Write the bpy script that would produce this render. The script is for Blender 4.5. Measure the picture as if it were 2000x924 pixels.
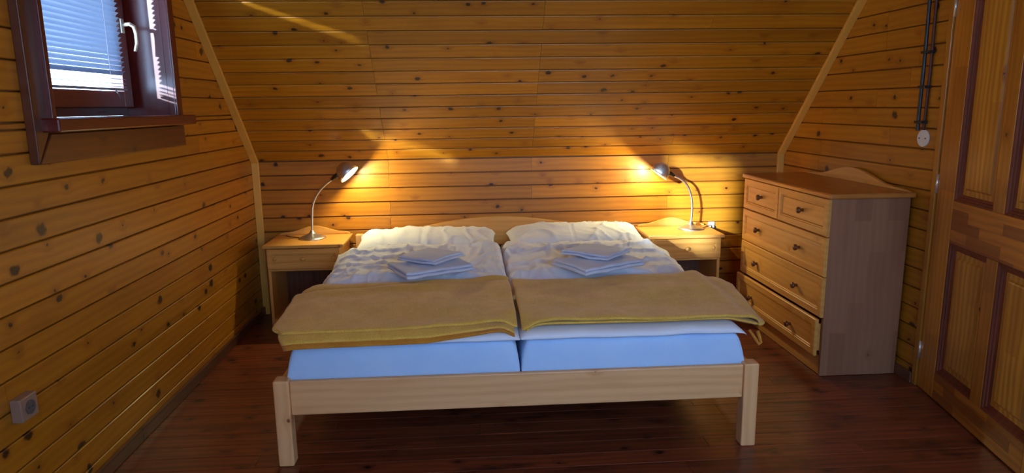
import bpy, bmesh, math, random
from mathutils import Vector, Matrix, noise
random.seed(7)
for o in list(bpy.data.objects): bpy.data.objects.remove(o)
S = bpy.context.scene
C = S.collection
R = math.radians

# ------------------------------------------------------------------ room measures (metres)
XL, XR, YB, YF = -1.425, 2.195, 4.617, -2.48      # left, right, back, front wall faces
ZK, TH = 1.044, R(46.1)                            # knee-wall height, roof slope
ZC = 2.45                                          # flat ceiling
TT = math.tan(TH)
PT = 0.014                                         # plank thickness
W2 = -2.66                                         # second window: shift along the left wall

# ------------------------------------------------------------------ camera
cam_d = bpy.data.cameras.new('camera'); cam = bpy.data.objects.new('camera', cam_d); C.objects.link(cam)
cam_d.sensor_width = 36.0; cam_d.lens = 1327.66 / 2000 * 36.0; cam_d.clip_start = 0.05
fw = Vector((0.06272951, 0.98012735, -0.18818976)); rt = Vector((0.99772068, -0.0662836, -0.01264598)); up = Vector((0.02486857, 0.18696754, 0.98205127))
cam.matrix_world = Matrix(((rt.x, up.x, -fw.x, 0), (rt.y, up.y, -fw.y, 0), (rt.z, up.z, -fw.z, 1.3844), (0, 0, 0, 1)))
S.camera = cam

# ------------------------------------------------------------------ sky, sun, exposure
world = bpy.data.worlds.new('sky'); S.world = world; world.use_nodes = True
wn = world.node_tree.nodes; wl = world.node_tree.links
SUN_DIR = Vector((0.725, 1.0, -0.238)).normalized()
# clear blue sky: paler towards the horizon, deeper overhead, the same all round
tcw = wn.new('ShaderNodeTexCoord'); spw = wn.new('ShaderNodeSeparateXYZ'); rmp = wn.new('ShaderNodeValToRGB')
wl.new(tcw.outputs['Generated'], spw.inputs[0]); wl.new(spw.outputs[2], rmp.inputs[0])
rmp.color_ramp.elements[0].position = 0.0; rmp.color_ramp.elements[0].color = (.46, .68, 1.0, 1)
rmp.color_ramp.elements[1].position = 0.7; rmp.color_ramp.elements[1].color = (.22, .46, 1.0, 1)
bg = wn['Background']; wl.new(rmp.outputs[0], bg.inputs[0]); bg.inputs[1].default_value = 13.0
sl = bpy.data.lights.new('sun', 'SUN'); sl.energy = 11.5; sl.angle = R(1.6); sl.color = (0.70, 0.86, 1.0)
so = bpy.data.objects.new('sun', sl); C.objects.link(so); so.rotation_euler = SUN_DIR.to_track_quat('-Z', 'Y').to_euler(); so.location = (-6, -8, 4)
def portal(loc, rot, sx, sy):
    l = bpy.data.lights.new('window_portal', 'AREA'); l.shape = 'RECTANGLE'; l.size = sx; l.size_y = sy
    l.cycles.is_portal = True
    o = bpy.data.objects.new('window_portal', l); C.objects.link(o); o.location = loc; o.rotation_euler = rot
portal((XL - .24, 2.92, 1.76), (0, R(-90), 0), .8, 1.1)
portal((XL - .24, 2.92 + W2, 1.76), (0, R(-90), 0), .8, 1.1)
portal((XR + .24, 2.92 + W2, 1.76), (0, R(90), 0), .8, 1.1)
portal((1.0, YF + .975 * math.cos(TH) - .14 * math.sin(TH), ZK + .975 * math.sin(TH) + .14 * math.cos(TH)), (TH, 0, 0), 1.95, 1.2)
S.cycles.use_light_tree = False          # the sun through the small windows needs its share of the light samples
vs = S.view_settings
vs.view_transform = 'Standard'; vs.look = 'None'; vs.gamma = 1.0; vs.use_curve_mapping = False; vs.exposure = 0.52

# ------------------------------------------------------------------ material helpers
def srgb(r, g, b):
    f = lambda c: (c / 255 / 12.92) if c / 255 <= .04045 else ((c / 255 + .055) / 1.055) ** 2.4
    return (f(r), f(g), f(b), 1)
class NT:
    def __init__(s, name):
        s.m = bpy.data.materials.new(name); s.m.use_nodes = True
        s.n = s.m.node_tree.nodes; s.l = s.m.node_tree.links; s.b = s.n['Principled BSDF']
    def node(s, t, **kw):
        n = s.n.new(t)
        for k, v in kw.items(): setattr(n, k, v)
        return n
    def put(s, sock, v):
        if hasattr(v, 'is_output'): s.l.new(v, sock)
        else: sock.default_value = v
    def math(s, op, a, b=0.0, c=0.0, clamp=False):
        n = s.node('ShaderNodeMath', operation=op, use_clamp=clamp)
        s.put(n.inputs[0], a); s.put(n.inputs[1], b); s.put(n.inputs[2], c); return n.outputs[0]
    def mix(s, f, a, b, blend='MIX'):
        n = s.node('ShaderNodeMix', data_type='RGBA', blend_type=blend); s.put(n.inputs[0], f); s.put(n.inputs[6], a); s.put(n.inputs[7], b); return n.outputs[2]
    def smooth(s, v, a, b, lo=0.0, hi=1.0):
        n = s.node('ShaderNodeMapRange', interpolation_type='SMOOTHSTEP'); s.put(n.inputs[0], v)
        s.put(n.inputs[1], a); s.put(n.inputs[2], b); s.put(n.inputs[3], lo); s.put(n.inputs[4], hi); return n.outputs[0]
    def vec(s, x, y, z):
        n = s.node('ShaderNodeCombineXYZ'); s.put(n.inputs[0], x); s.put(n.inputs[1], y); s.put(n.inputs[2], z); return n.outputs[0]
    def noise(s, v, scale=1.0, detail=3.0, rough=.55):
        n = s.node('ShaderNodeTexNoise'); s.put(n.inputs['Vector'], v); n.inputs['Scale'].default_value = scale
        n.inputs['Detail'].default_value = detail; n.inputs['Roughness'].default_value = rough; return n.outputs[0]
    def bump(s, h, strength=.2, dist=.002):
        n = s.node('ShaderNodeBump'); n.inputs['Strength'].default_value = strength; n.inputs['Distance'].default_value = dist
        s.put(n.inputs['Height'], h); s.l.new(n.outputs[0], s.b.inputs['Normal'])
def wood(name, light, dark, knotc, axis='X', knots=.5, rough=.38, var=.22, stave=None, coat=.25, grain=1.0, wear=0.0, ksize=1.0, wv=.20):
    t = NT(name); tc = t.node('ShaderNodeTexCoord'); sp = t.node('ShaderNodeSeparateXYZ'); t.l.new(tc.outputs['Object'], sp.inputs[0])
    x, y, z = sp.outputs
    u, v, w = {'X': (x, y, z), 'Y': (y, x, z), 'Z': (z, y, x), 'Zx': (z, x, y), 'Xz': (x, z, y), 'Yz': (y, z, x)}[axis]
    oi = t.node('ShaderNodeObjectInfo'); rnd = oi.outputs['Random']
    u = t.math('ADD', u, t.math('MULTIPLY', rnd, 61.0)); v = t.math('ADD', v, t.math('MULTIPLY', rnd, 23.0))
    # knots
    vo = t.node('ShaderNodeTexVoronoi', voronoi_dimensions='2D'); vo.inputs['Scale'].default_value = 1.0
    t.l.new(t.vec(t.math('MULTIPLY', u, 5.0), t.math('MULTIPLY', v, 6.5), 0), vo.inputs['Vector'])
    cs = t.node('ShaderNodeSeparateColor'); t.l.new(vo.outputs['Color'], cs.inputs[0])
    keep = t.math('LESS_THAN', cs.outputs[0], knots)
    rad = t.math('MULTIPLY_ADD', t.math('POWER', cs.outputs[1], 1.8), .075 * ksize, .014 * ksize)
    d = vo.outputs['Distance']
    dn = t.math('ADD', d, t.math('MULTIPLY_ADD', t.noise(t.vec(u, v, w), 34, 3), .11 * ksize, -.05 * ksize))
    km = t.math('MULTIPLY', t.smooth(dn, rad, t.math('MULTIPLY', rad, .55)), keep)
    halo = t.math('MULTIPLY', t.smooth(d, .26, 0.0), keep)
    # grain, bent around the knots
    vv = t.math('ADD', v, t.math('MULTIPLY', halo, .02))
    big = t.noise(t.vec(t.math('MULTIPLY', u, 1.1), t.math('MULTIPLY', vv, 26), t.math('MULTIPLY', w, 14)), 1.0, 3)
    wav = t.node('ShaderNodeTexWave', wave_type='BANDS', bands_direction='Y'); wav.inputs['Scale'].default_value = 9.0
    wav.inputs['Distortion'].default_value = 5.0; wav.inputs['Detail'].default_value = 2.0; wav.inputs['Detail Scale'].default_value = .6
    t.l.new(t.vec(t.math('MULTIPLY', u, .35), vv, t.math('MULTIPLY', w, .5)), wav.inputs['Vector'])
    fine = t.noise(t.vec(t.math('MULTIPLY', u, 5), t.math('MULTIPLY', vv, 210), t.math('MULTIPLY', w, 60)), 1.0, 2)
    g = t.math('ADD', t.math('MULTIPLY', big, .55), t.math('ADD', t.math('MULTIPLY', wav.outputs[1], wv), t.math('MULTIPLY', fine, .25)))
    gf = t.smooth(g, .30, .82)
    gf = t.math('MULTIPLY', gf, grain * .6)
    col = t.mix(gf, light, dark)
    cloud = t.noise(t.vec(t.math('MULTIPLY', u, 1.3), t.math('MULTIPLY', v, 3.0), w), 1.5, 2)
    col = t.mix(t.math('MULTIPLY', t.smooth(cloud, .5, .8), .45), col, dark)
    if stave:
        br = t.node('ShaderNodeTexBrick', offset=.37); br.inputs['Scale'].default_value = 1.0
        br.inputs['Brick Width'].default_value = stave[0]; br.inputs['Row Height'].default_value = stave[1]; br.inputs['Mortar Size'].default_value = 0.0
        br.inputs['Color1'].default_value = (0, 0, 0, 1); br.inputs['Color2'].default_value = (1, 1, 1, 1)
        t.l.new(t.vec(u, v, 0), br.inputs['Vector'])
        bs = t.node('ShaderNodeSeparateColor'); t.l.new(br.outputs['Color'], bs.inputs[0])
        bf = t.smooth(bs.outputs[0], .35, 1.0)
        col = t.mix(t.math('MULTIPLY', bf, stave[2]), col, dark)
    col = t.mix(t.math('MULTIPLY', halo, .6), col, dark)
    col = t.mix(t.math('MULTIPLY', km, .94), col, knotc)
    if wear:
        wr = t.noise(t.vec(t.math('MULTIPLY', u, 3), t.math('MULTIPLY', v, 9), 0), 1.0, 5, .65)
        col = t.mix(t.math('MULTIPLY', t.smooth(wr, .52, .72), wear), col, dark)
    br_ = t.math('MULTIPLY_ADD', rnd, var, 1.0 - var * .55)
    hs = t.node('ShaderNodeHueSaturation'); t.put(hs.inputs['Value'], br_); t.l.new(col, hs.inputs['Color'])
    t.l.new(hs.outputs[0], t.b.inputs['Base Color'])
    rr = t.math('MULTIPLY_ADD', fine, .18, rough - .06)
    t.l.new(rr, t.b.inputs['Roughness'])
    t.b.inputs['Coat Weight'].default_value = coat; t.b.inputs['Coat Roughness'].default_value = .22
    t.bump(t.math('SUBTRACT', g, t.math('MULTIPLY', km, .5)), .10, .001)
    return t.m
PINE_L, PINE_D, KNOT = srgb(188, 120, 18), srgb(144, 78, 7), srgb(42, 19, 5)
M = {}
M['clad'] = wood('varnished_pine_cladding', PINE_L, PINE_D, KNOT, 'X', knots=.8, rough=.42, coat=.12, ksize=1.35, var=.34)
M['cladside'] = wood('varnished_pine_side_cladding', PINE_L, PINE_D, KNOT, 'X', knots=.8, rough=.44, coat=.10, ksize=2.0)
M['cladback'] = wood('cladding_groove_wood', srgb(120, 66, 18), srgb(90, 46, 12), KNOT, 'Y', knots=.2)
M['trimw'] = wood('pine_corner_batten', srgb(226, 170, 76), srgb(204, 140, 52), srgb(120, 66, 20), 'Z', knots=.12, coat=.1)
M['floor'] = wood('dark_stained_floorboard', srgb(134, 64, 33), srgb(36, 16, 12), srgb(26, 10, 6), 'X', knots=.5, rough=.34, var=.35, wear=.9, coat=.2, ksize=1.5)
M['skirt'] = wood('worn_brown_skirting', srgb(110, 66, 40), srgb(58, 30, 18), srgb(30, 14, 8), 'Y', knots=.2, wear=.5)
FL, FD, FK = srgb(228, 164, 80), srgb(200, 130, 50), srgb(120, 66, 24)
for ax in ('X', 'Y', 'Z', 'Zx', 'Xz', 'Yz'):
    M['pine' + ax] = wood('pale_pine_' + ax, FL, FD, FK, ax, knots=.16, rough=.42, var=.1, coat=.12, ksize=.7)
M['rail'] = wood('bed_rail_pine', srgb(242, 184, 122), srgb(214, 144, 84), srgb(120, 72, 38), 'Xz', knots=.22, rough=.45, var=.06, coat=.05, ksize=.8)
M['leg'] = wood('bed_leg_pine', srgb(242, 184, 122), srgb(214, 144, 84), srgb(120, 72, 38), 'Zx', knots=.1, rough=.45, var=.06, coat=.05)
M['side'] = wood('shaded_chest_side_staves', srgb(164, 112, 78), srgb(134, 84, 54), srgb(84, 44, 20), 'Zx', knots=.14, rough=.5, var=.02, stave=(.42, .085, .55), coat=.05, ksize=1.0, grain=.6)  # pine darkened for the weaker light on the chest's sides
M['chesttop'] = wood('chest_top_pine', srgb(196, 122, 54), srgb(150, 84, 30), FK, 'Yz', knots=.1, rough=.3, coat=.3)
M['doorstile'] = wood('door_stile_pine', srgb(200, 130, 36), srgb(146, 80, 16), srgb(70, 28, 10), 'Zx', knots=.12, rough=.36, var=.2, stave=(.55, .2, .5), ksize=.7)
M['doorrail'] = wood('door_rail_pine', srgb(202, 128, 36), srgb(126, 60, 14), srgb(60, 24, 8), 'Xz', knots=.12, rough=.36, var=.15, stave=(.26, .047, .85), ksize=.8)
M['doorpanel'] = wood('door_panel_pine', srgb(220, 158, 54), srgb(164, 98, 24), srgb(70, 28, 10), 'Zx', knots=.08, rough=.36, var=.1, stave=(.9, .07, .45), grain=1.25, wv=.30)
M['mould'] = wood('door_moulding_red_pine', srgb(132, 62, 30), srgb(84, 36, 18), srgb(40, 14, 8), 'Zx', knots=.05, coat=0.0, rough=.6)
M['mahog'] = wood('mahogany_stained_window_wood', srgb(104, 30, 22), srgb(66, 16, 14), srgb(34, 8, 6), 'Yz', knots=.06, rough=.28, var=.12, coat=.4)
M['mahogZ'] = wood('mahogany_stained_upright', srgb(104, 30, 22), srgb(66, 16, 14), srgb(34, 8, 6), 'Zx', knots=.06, rough=.28, var=.12, coat=.4)
M['walnut'] = wood('brown_stained_casing', srgb(104, 52, 24), srgb(62, 28, 12), srgb(30, 12, 6), 'Yz', knots=.2, rough=.34, var=.1, coat=.3)
M['walnutZ'] = wood('brown_stained_casing_upright', srgb(104, 52, 24), srgb(62, 28, 12), srgb(30, 12, 6), 'Zx', knots=.1, rough=.34, var=.1, coat=.3)
M['knob'] = wood('brown_turned_knob', srgb(120, 62, 24), srgb(84, 40, 14), srgb(50, 20, 8), 'X', knots=0, rough=.3)
def plain(name, col, rough=.5, metal=0.0, **kw):
    t = NT(name); t.b.inputs['Base Color'].default_value = col; t.b.inputs['Roughness'].default_value = rough; t.b.inputs['Metallic'].default_value = metal
    for k, v in kw.items(): t.b.inputs[k.replace('_', ' ')].default_value = v
    tc = t.node('ShaderNodeTexCoord'); n = t.noise(tc.outputs['Object'], 180, 2)
    t.put(t.b.inputs['Roughness'], t.math('MULTIPLY_ADD', n, .12, rough - .06))
    return t.m
def fabric(name, c1, c2, scale=900, bump=.15, rough=.9, sheen=.3, cloud=.5, cs=6):
    t = NT(name); tc = t.node('ShaderNodeTexCoord'); co = tc.outputs['Object']
    n1 = t.noise(co, cs, 3); n2 = t.noise(co, scale, 2)
    f = t.math('ADD', t.math('MULTIPLY', n1, cloud), t.math('MULTIPLY', n2, 1 - cloud))
    t.l.new(t.mix(t.smooth(f, .35, .65), c1, c2), t.b.inputs['Base Color'])
    t.b.inputs['Roughness'].default_value = rough; t.b.inputs['Sheen Weight'].default_value = sheen; t.b.inputs['Sheen Roughness'].default_value = .5
    t.b.inputs['Specular IOR Level'].default_value = .2
    t.bump(n2, bump, .002); return t.m
M['sheet'] = fabric('light_blue_fitted_sheet', srgb(192, 221, 250), srgb(180, 212, 248), 700, .1)
M['cotton'] = fabric('white_cotton', srgb(243, 244, 248), srgb(234, 237, 245), 800, .08)
M['terry'] = fabric('white_terry_towel', srgb(228, 232, 244), srgb(204, 210, 230), 420, .7)
M['fleece'] = fabric('mustard_tan_fleece', srgb(240, 194, 88), srgb(220, 166, 62), 260, .8, sheen=.2, cloud=.35, cs=14)
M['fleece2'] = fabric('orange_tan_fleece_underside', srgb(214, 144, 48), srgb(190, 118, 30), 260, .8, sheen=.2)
M['steel'] = plain('brushed_steel', srgb(214, 216, 222), .34, 1.0)
M['steeldark'] = plain('dark_metal', srgb(90, 84, 78), .35, 1.0)
M['inner'] = plain('white_shade_lining', srgb(235, 232, 224), .4)
M['cord'] = plain('dark_brown_cord', srgb(46, 24, 14), .5)
M['cableblack'] = plain('black_conduit', srgb(34, 32, 34), .4)
M['cableshadow'] = plain('cable_shadow_brown', srgb(84, 34, 22), .5)
M['white'] = plain('white_plastic', srgb(226, 222, 214), .35)
M['cream'] = plain('cream_socket_plastic', srgb(150, 118, 96), .4)
M['greyp'] = plain('grey_socket_plastic', srgb(92, 84, 80), .5)
M['brass'] = plain('pale_metal_handle', srgb(226, 218, 200), .3, .7)
M['plaster'] = plain('plain_outer_shell', srgb(120, 90, 60), .9)
def slatmat():
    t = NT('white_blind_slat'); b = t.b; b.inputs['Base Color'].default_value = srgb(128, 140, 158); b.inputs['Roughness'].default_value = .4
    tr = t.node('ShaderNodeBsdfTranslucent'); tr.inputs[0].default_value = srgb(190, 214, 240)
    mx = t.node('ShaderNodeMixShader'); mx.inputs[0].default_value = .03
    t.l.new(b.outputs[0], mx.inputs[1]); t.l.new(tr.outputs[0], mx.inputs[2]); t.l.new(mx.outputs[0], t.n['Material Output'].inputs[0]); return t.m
M['slat'] = slatmat()
def glassmat():
    t = NT('window_glass'); t.n.remove(t.b); a = t.node('ShaderNodeBsdfTransparent'); a.inputs[0].default_value = (.96, .98, .98, 1)
    g = t.node('ShaderNodeBsdfGlossy'); g.inputs['Roughness'].default_value = .02; fr = t.node('ShaderNodeFresnel'); fr.inputs[0].default_value = 1.45
    mx = t.node('ShaderNodeMixShader'); ge = t.node('ShaderNodeNewGeometry'); t.l.new(t.math('MULTIPLY', fr.outputs[0], t.math('SUBTRACT', 1.0, ge.outputs['Backfacing'])), mx.inputs[0]); t.l.new(a.outputs[0], mx.inputs[1]); t.l.new(g.outputs[0], mx.inputs[2])
    t.l.new(mx.outputs[0], t.n['Material Output'].inputs[0]); return t.m
M['glass'] = glassmat()
def emis(name, col, s):
    t = NT(name); t.b.inputs['Base Color'].default_value = col; t.b.inputs['Emission Color'].default_value = col; t.b.inputs['Emission Strength'].default_value = s; return t.m
M['bulb'] = emis('lit_bulb', (1.0, .93, .78, 1), 14.0)
M['bulb'].cycles.emission_sampling = 'NONE'

# ------------------------------------------------------------------ mesh helpers
def link(name, me, mat, parent=None, kind=None, smooth=False):
    if smooth:
        for p in me.polygons: p.use_smooth = True
    if mat is not None and not me.materials: me.materials.append(M[mat])
    o = bpy.data.objects.new(name, me); C.objects.link(o)
    if parent is not None: o.parent = parent
    if kind: o['kind'] = kind
    return o
def tag(o, label, cat, group=None):
    o['label'] = label; o['category'] = cat
    if group: o['group'] = group
    return o
def empty(name, loc=(0, 0, 0), rz=0.0):
    o = bpy.data.objects.new(name, None); C.objects.link(o); o.location = loc; o.rotation_euler = (0, 0, rz); o.empty_display_size = .1; return o
class MB:
    def __init__(s): s.v = []; s.f = []
    def add(s, vs, fs):
        k = len(s.v); s.v += [tuple(p) for p in vs]; s.f += [tuple(i + k for i in f) for f in fs]; return s
    def box(s, x0, x1, y0, y1, z0, z1):
        return s.add([(x0, y0, z0), (x1, y0, z0), (x1, y1, z0), (x0, y1, z0), (x0, y0, z1), (x1, y0, z1), (x1, y1, z1), (x0, y1, z1)],
                     [(3, 2, 1, 0), (4, 5, 6, 7), (0, 1, 5, 4), (1, 2, 6, 5), (2, 3, 7, 6), (3, 0, 4, 7)])
    def prism(s, poly, fn, a, b):                   # poly 2D, fn(p, q, t) -> 3D, extruded t = a..b
        n = len(poly); vs = [fn(p, q, a) for p, q in poly] + [fn(p, q, b) for p, q in poly]
        return s.add(vs, [tuple(range(n))[::-1], tuple(range(n, 2 * n))] + [(i, (i + 1) % n, n + (i + 1) % n, n + i) for i in range(n)])
    def tube(s, pts, rad, seg=10, caps=True):
        pts = [Vector(p) for p in pts]; rings = []; nrm = None
        for i, p in enumerate(pts):
            d = (pts[min(i + 1, len(pts) - 1)] - pts[max(i - 1, 0)]).normalized()
            if nrm is None: nrm = d.orthogonal().normalized()
            nrm = (nrm - d * nrm.dot(d)).normalized(); bn = d.cross(nrm); r = rad[i] if isinstance(rad, (list, tuple)) else rad
            rings.append([p + (nrm * math.cos(2 * math.pi * k / seg) + bn * math.sin(2 * math.pi * k / seg)) * r for k in range(seg)])
        vs = [v for rg in rings for v in rg]; fs = []
        for i in range(len(pts) - 1):
            for k in range(seg): fs.append((i * seg + k, i * seg + (k + 1) % seg, (i + 1) * seg + (k + 1) % seg, (i + 1) * seg + k))
        if caps: fs += [tuple(range(seg))[::-1], tuple((len(pts) - 1) * seg + k for k in range(seg))]
        return s.add(vs, fs)
    def lathe(s, prof, origin, axis, seg=28):       # prof [(r, h)] along axis
        ax = Vector(axis).normalized(); a = ax.orthogonal().normalized(); b = ax.cross(a); o = Vector(origin); n = len(prof)
        vs = [o + ax * h + (a * math.cos(2 * math.pi * k / seg) + b * math.sin(2 * math.pi * k / seg)) * max(r, 1e-5) for r, h in prof for k in range(seg)]
        fs = [(i * seg + k, i * seg + (k + 1) % seg, (i + 1) * seg + (k + 1) % seg, (i + 1) * seg + k) for i in range(n - 1) for k in range(seg)]
        return s.add(vs, fs)
    def nested(s, rects, fn, back=True):            # nested rectangles (a0,a1,b0,b1,c) joined ring to ring; the last one is filled
        vs = []; fs = []
        for a0, a1, b0, b1, c in rects: vs += [fn(a0, b0, c), fn(a1, b0, c), fn(a1, b1, c), fn(a0, b1, c)]
        for i in range(len(rects) - 1):
            for k in range(4): fs.append((i * 4 + k, i * 4 + (k + 1) % 4, (i + 1) * 4 + (k + 1) % 4, (i + 1) * 4 + k))
        m = (len(rects) - 1) * 4; fs.append((m, m + 1, m + 2, m + 3))
        if back: fs.append((3, 2, 1, 0))
        return s.add(vs, fs)
    def mesh(s, name, bevel=0.0, seg=2, recalc=True):
        me = bpy.data.meshes.new(name); me.from_pydata(s.v, [], s.f); bm = bmesh.new(); bm.from_mesh(me)
        if recalc: bmesh.ops.recalc_face_normals(bm, faces=bm.faces)
        if bevel:
            es = [e for e in bm.edges if len(e.link_faces) == 2 and e.calc_face_angle() > .5]
            bmesh.ops.bevel(bm, geom=es, offset=bevel, segments=seg, profile=.5, affect='EDGES', clamp_overlap=True)
        bm.to_mesh(me); bm.free(); return me
    def obj(s, name, mat, parent=None, bevel=0.0, kind=None, smooth=False, seg=2):
        return link(name, s.mesh(name, bevel, seg), mat, parent, kind, smooth)

# ------------------------------------------------------------------ room shell
def shell_wall(name, xa, xb, holes, niche=None):
    m = MB(); y = YF - .3; zt = 2.75
    for (h0, h1, z0, z1) in sorted(holes):
        m.box(xa, xb, y, h0, -.1, zt)
        if z0 > 0: m.box(xa, xb, h0, h1, -.1, z0)
        m.box(xa, xb, h0, h1, z1, zt); y = h1
    m.box(xa, xb, y, YB + .3, -.1, zt)
    return m.obj(name, 'cladback', kind='structure')
WIN = (2.405, 3.435, 1.33, 2.135)
WIN2 = (WIN[0] + W2, WIN[1] + W2, WIN[2], WIN[3])
DOORH = (1.985, 3.03, 0.0, 2.05)
wall_left = shell_wall('wall_left', XL - .22, XL - PT, [WIN, WIN2])
wall_right = shell_wall('wall_right', XR + PT, XR + .22, [WIN2, DOORH])
MB().box(XR + .22, XR + .34, DOORH[0] - .1, DOORH[1] + .1, -.1, 2.2).obj('wall_closet', 'cladback', kind='structure')
wall_back = MB().box(XL - .22, XR + .22, YB + PT, YB + .3, -.1, 1.3).obj('wall_back', 'cladback', kind='structure')
MB().box(XL - .22, XR + .22, YF - .3, YF, -.1, 1.4).obj('wall_front', 'clad', kind='structure')
sn, cn = math.sin(TH), math.cos(TH)
def slope_prism(yk, sgn):
    # cross-section in (y, z); the plank bed lies PT behind the slope face
    p0 = (yk + sgn * PT * sn + sgn * .25, ZK + PT * cn - .25 * TT); L = (ZC - ZK) / TT + .5
    p0 = (yk + sgn * PT * sn, ZK + PT * cn); p1 = (p0[0] - sgn * L, p0[1] + L * TT)
    q0 = (p0[0] + sgn * .35, p0[1] - .05); q1 = (p1[0] + sgn * .15, p1[1] + .15)
    return MB().prism([p0, p1, q1, q0], lambda a, b, t: (t, a, b), XL - .22, XR + .22)
ceiling_slope = slope_prism(YB, 1).obj('ceiling_slope', 'cladback', kind='structure')
# front roof slope (behind the camera) with an unseen roof window added for fill light; local frame: x along the room, y up the slope, z outwards
RW = (.0, 2.0, .35, 1.60)
MF = Matrix(((1, 0, 0, 0), (0, cn, -sn, YF), (0, sn, cn, ZK), (0, 0, 0, 1)))
fs_ = MB(); LS = (ZC - ZK) / sn + .25
fs_.box(XL - .22, RW[0], -.2, LS, 0, .15).box(RW[1], XR + .22, -.2, LS, 0, .15).box(RW[0], RW[1], -.2, RW[2], 0, .15).box(RW[0], RW[1], RW[3], LS, 0, .15)
fs_.obj('ceiling_slope_front', 'clad', kind='structure').matrix_world = MF
rw = empty('window_4'); rw['kind'] = 'structure'; rw.matrix_world = MF
for nm, x0, x1, y0, y1 in (('frame_stile', RW[0], RW[0] + .06, RW[2], RW[3]), ('frame_stile', RW[1] - .06, RW[1], RW[2], RW[3]), ('frame_rail', RW[0] + .0605, RW[1] - .0605, RW[2], RW[2] + .06), ('frame_rail', RW[0] + .0605, RW[1] - .0605, RW[3] - .06, RW[3])):
    MB().box(x0, x1, y0, y1, .04, .15).obj(nm, 'trimw', rw, bevel=.003)
MB().box(RW[0] + .058, RW[1] - .058, RW[2] + .058, RW[3] - .058, .10, .106).obj('glass_pane', 'glass', rw)
MB().box(XL - .22, XR + .22, YF + .5, YB - .5, ZC, ZC + .15).obj('ceiling', 'clad', kind='structure')
floor = MB().box(XL - .22, XR + .35, YF - .3, YB + .3, -.2, -.02).obj('floor', 'skirt', kind='structure')

_pl = {}
def plank(parent, origin, U, V, corners, mat, gap=.0058, ch=.003, th=PT, lift=0.0, name='plank'):
    """corners: (u0b, u1b, u0t, u1t, v0, v1) in the wall's u/v frame; a board with chamfered long edges"""
    u0b, u1b, u0t, u1t, v0, v1 = corners; v0 += gap / 2; v1 -= gap / 2
    e = .0008
    L = tuple(round(k, 3) for k in (u1b - u0b, u0t - u0b, u1t - u0b, v1 - v0, th))
    key = (L, mat, ch)
    if key not in _pl:
        lb, s0, s1, w, t_ = L
        def at(f, side): return (s0 * f + e) if side == 0 else (lb + (s1 - lb) * f - e)
        vs = []
        rows = [(0.0, 0.0), (0.0, t_ - ch), (ch / w, t_), (1 - ch / w, t_), (1.0, t_ - ch), (1.0, 0.0)]
        for side in (0, 1):
            for f, zz in rows: vs.append((at(f, side), f * w, zz))
        n = len(rows)
        fs = [tuple(range(n)), tuple(range(n, 2 * n))[::-1]] + [(i, n + i, n + (i + 1) % n, (i + 1) % n) for i in range(n)]
        me = bpy.data.meshes.new('plank'); me.from_pydata(vs, [], fs); bm = bmesh.new(); bm.from_mesh(me); bmesh.ops.recalc_face_normals(bm, faces=bm.faces); bm.to_mesh(me); bm.free()
        me.materials.append(M[mat]); _pl[key] = me
    U, V = Vector(U), Vector(V); W = U.cross(V)
    p = Vector(origin) + U * u0b + V * v0 + W * lift
    o = bpy.data.objects.new(name, _pl[key]); C.objects.link(o); o.parent = parent
    o.matrix_world = Matrix(((U.x, V.x, W.x, p.x), (U.y, V.y, W.y, p.y), (U.z, V.z, W.z, p.z), (0, 0, 0, 1)))
    return o
def cut(rect, holes):
    out = [rect]
    for (a0, a1, b0, b1) in holes:
        nx = []
        for (u0, u1, v0, v1) in out:
            if a1 <= u0 or a0 >= u1 or b1 <= v0 or b0 >= v1: nx.append((u0, u1, v0, v1)); continue
            if v0 < b0 - .004: nx.append((u0, u1, v0, b0))
            if v1 > b1 + .004: nx.append((u0, u1, b1, v1))
            vv0, vv1 = max(v0, b0), min(v1, b1)
            if u0 < a0: nx.append((u0, a0, vv0, vv1))
            if u1 > a1: nx.append((a1, u1, vv0, vv1))
        out = nx
    return out
def side_wall(parent, x, sgn, holes, pitch, z0, joints):
    U = (0, sgn, 0)
    hs = [(min(sgn * a, sgn * b), max(sgn * a, sgn * b), c, d) for a, b, c, d in holes]
    ylim = lambda z: (YF + max(0, z - ZK) / TT, YB - max(0, z - ZK) / TT)
    row = 0; z = z0
    while z < ZC - .02:
        z1 = min(z + pitch, ZC)
        ua, ub = sorted((sgn * YF, sgn * YB))
        js = [j for j in joints(row) if ua + .1 < j < ub - .1]; cuts_ = [ua] + sorted(js) + [ub]
        for k in range(len(cuts_) - 1):
            for (u0, u1, v0, v1) in cut((cuts_[k], cuts_[k + 1], z, z1), hs):
                lim = lambda zz: sorted((sgn * ylim(zz)[0], sgn * ylim(zz)[1]))
                lb, lt = lim(v0), lim(v1)
                c = (max(u0, lb[0]), min(u1, lb[1]), max(u0, lt[0]), min(u1, lt[1]), v0, v1)
                if c[1] - c[0] < .03 or c[3] - c[2] < .004: continue
                plank(parent, (x - sgn * PT, 0, 0), U, (0, 0, 1), c, 'cladside')
        z = z1; row += 1
rl = random.Random(3)
jl = [[rl.choice([-1.6, -.4, .55, 1.35, 2.05]), rl.choice([9, 2.9 + rl.random() * 1.2, 9])] for _ in range(40)]
side_wall(wall_left, XL, 1, [WIN, WIN2], .0975, -.012, lambda r: [j for j in jl[r] if j < 5])
rr_ = random.Random(5)
jr = [[-(3.25 + rr_.random() * .9), -(1.2 + rr_.random() * .6), -(-1.0 + rr_.random() * .8)] for _ in range(40)]
side_wall(wall_right, XR, -1, [WIN2, DOORH], .0975, -.012, lambda r: jr[r])
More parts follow.
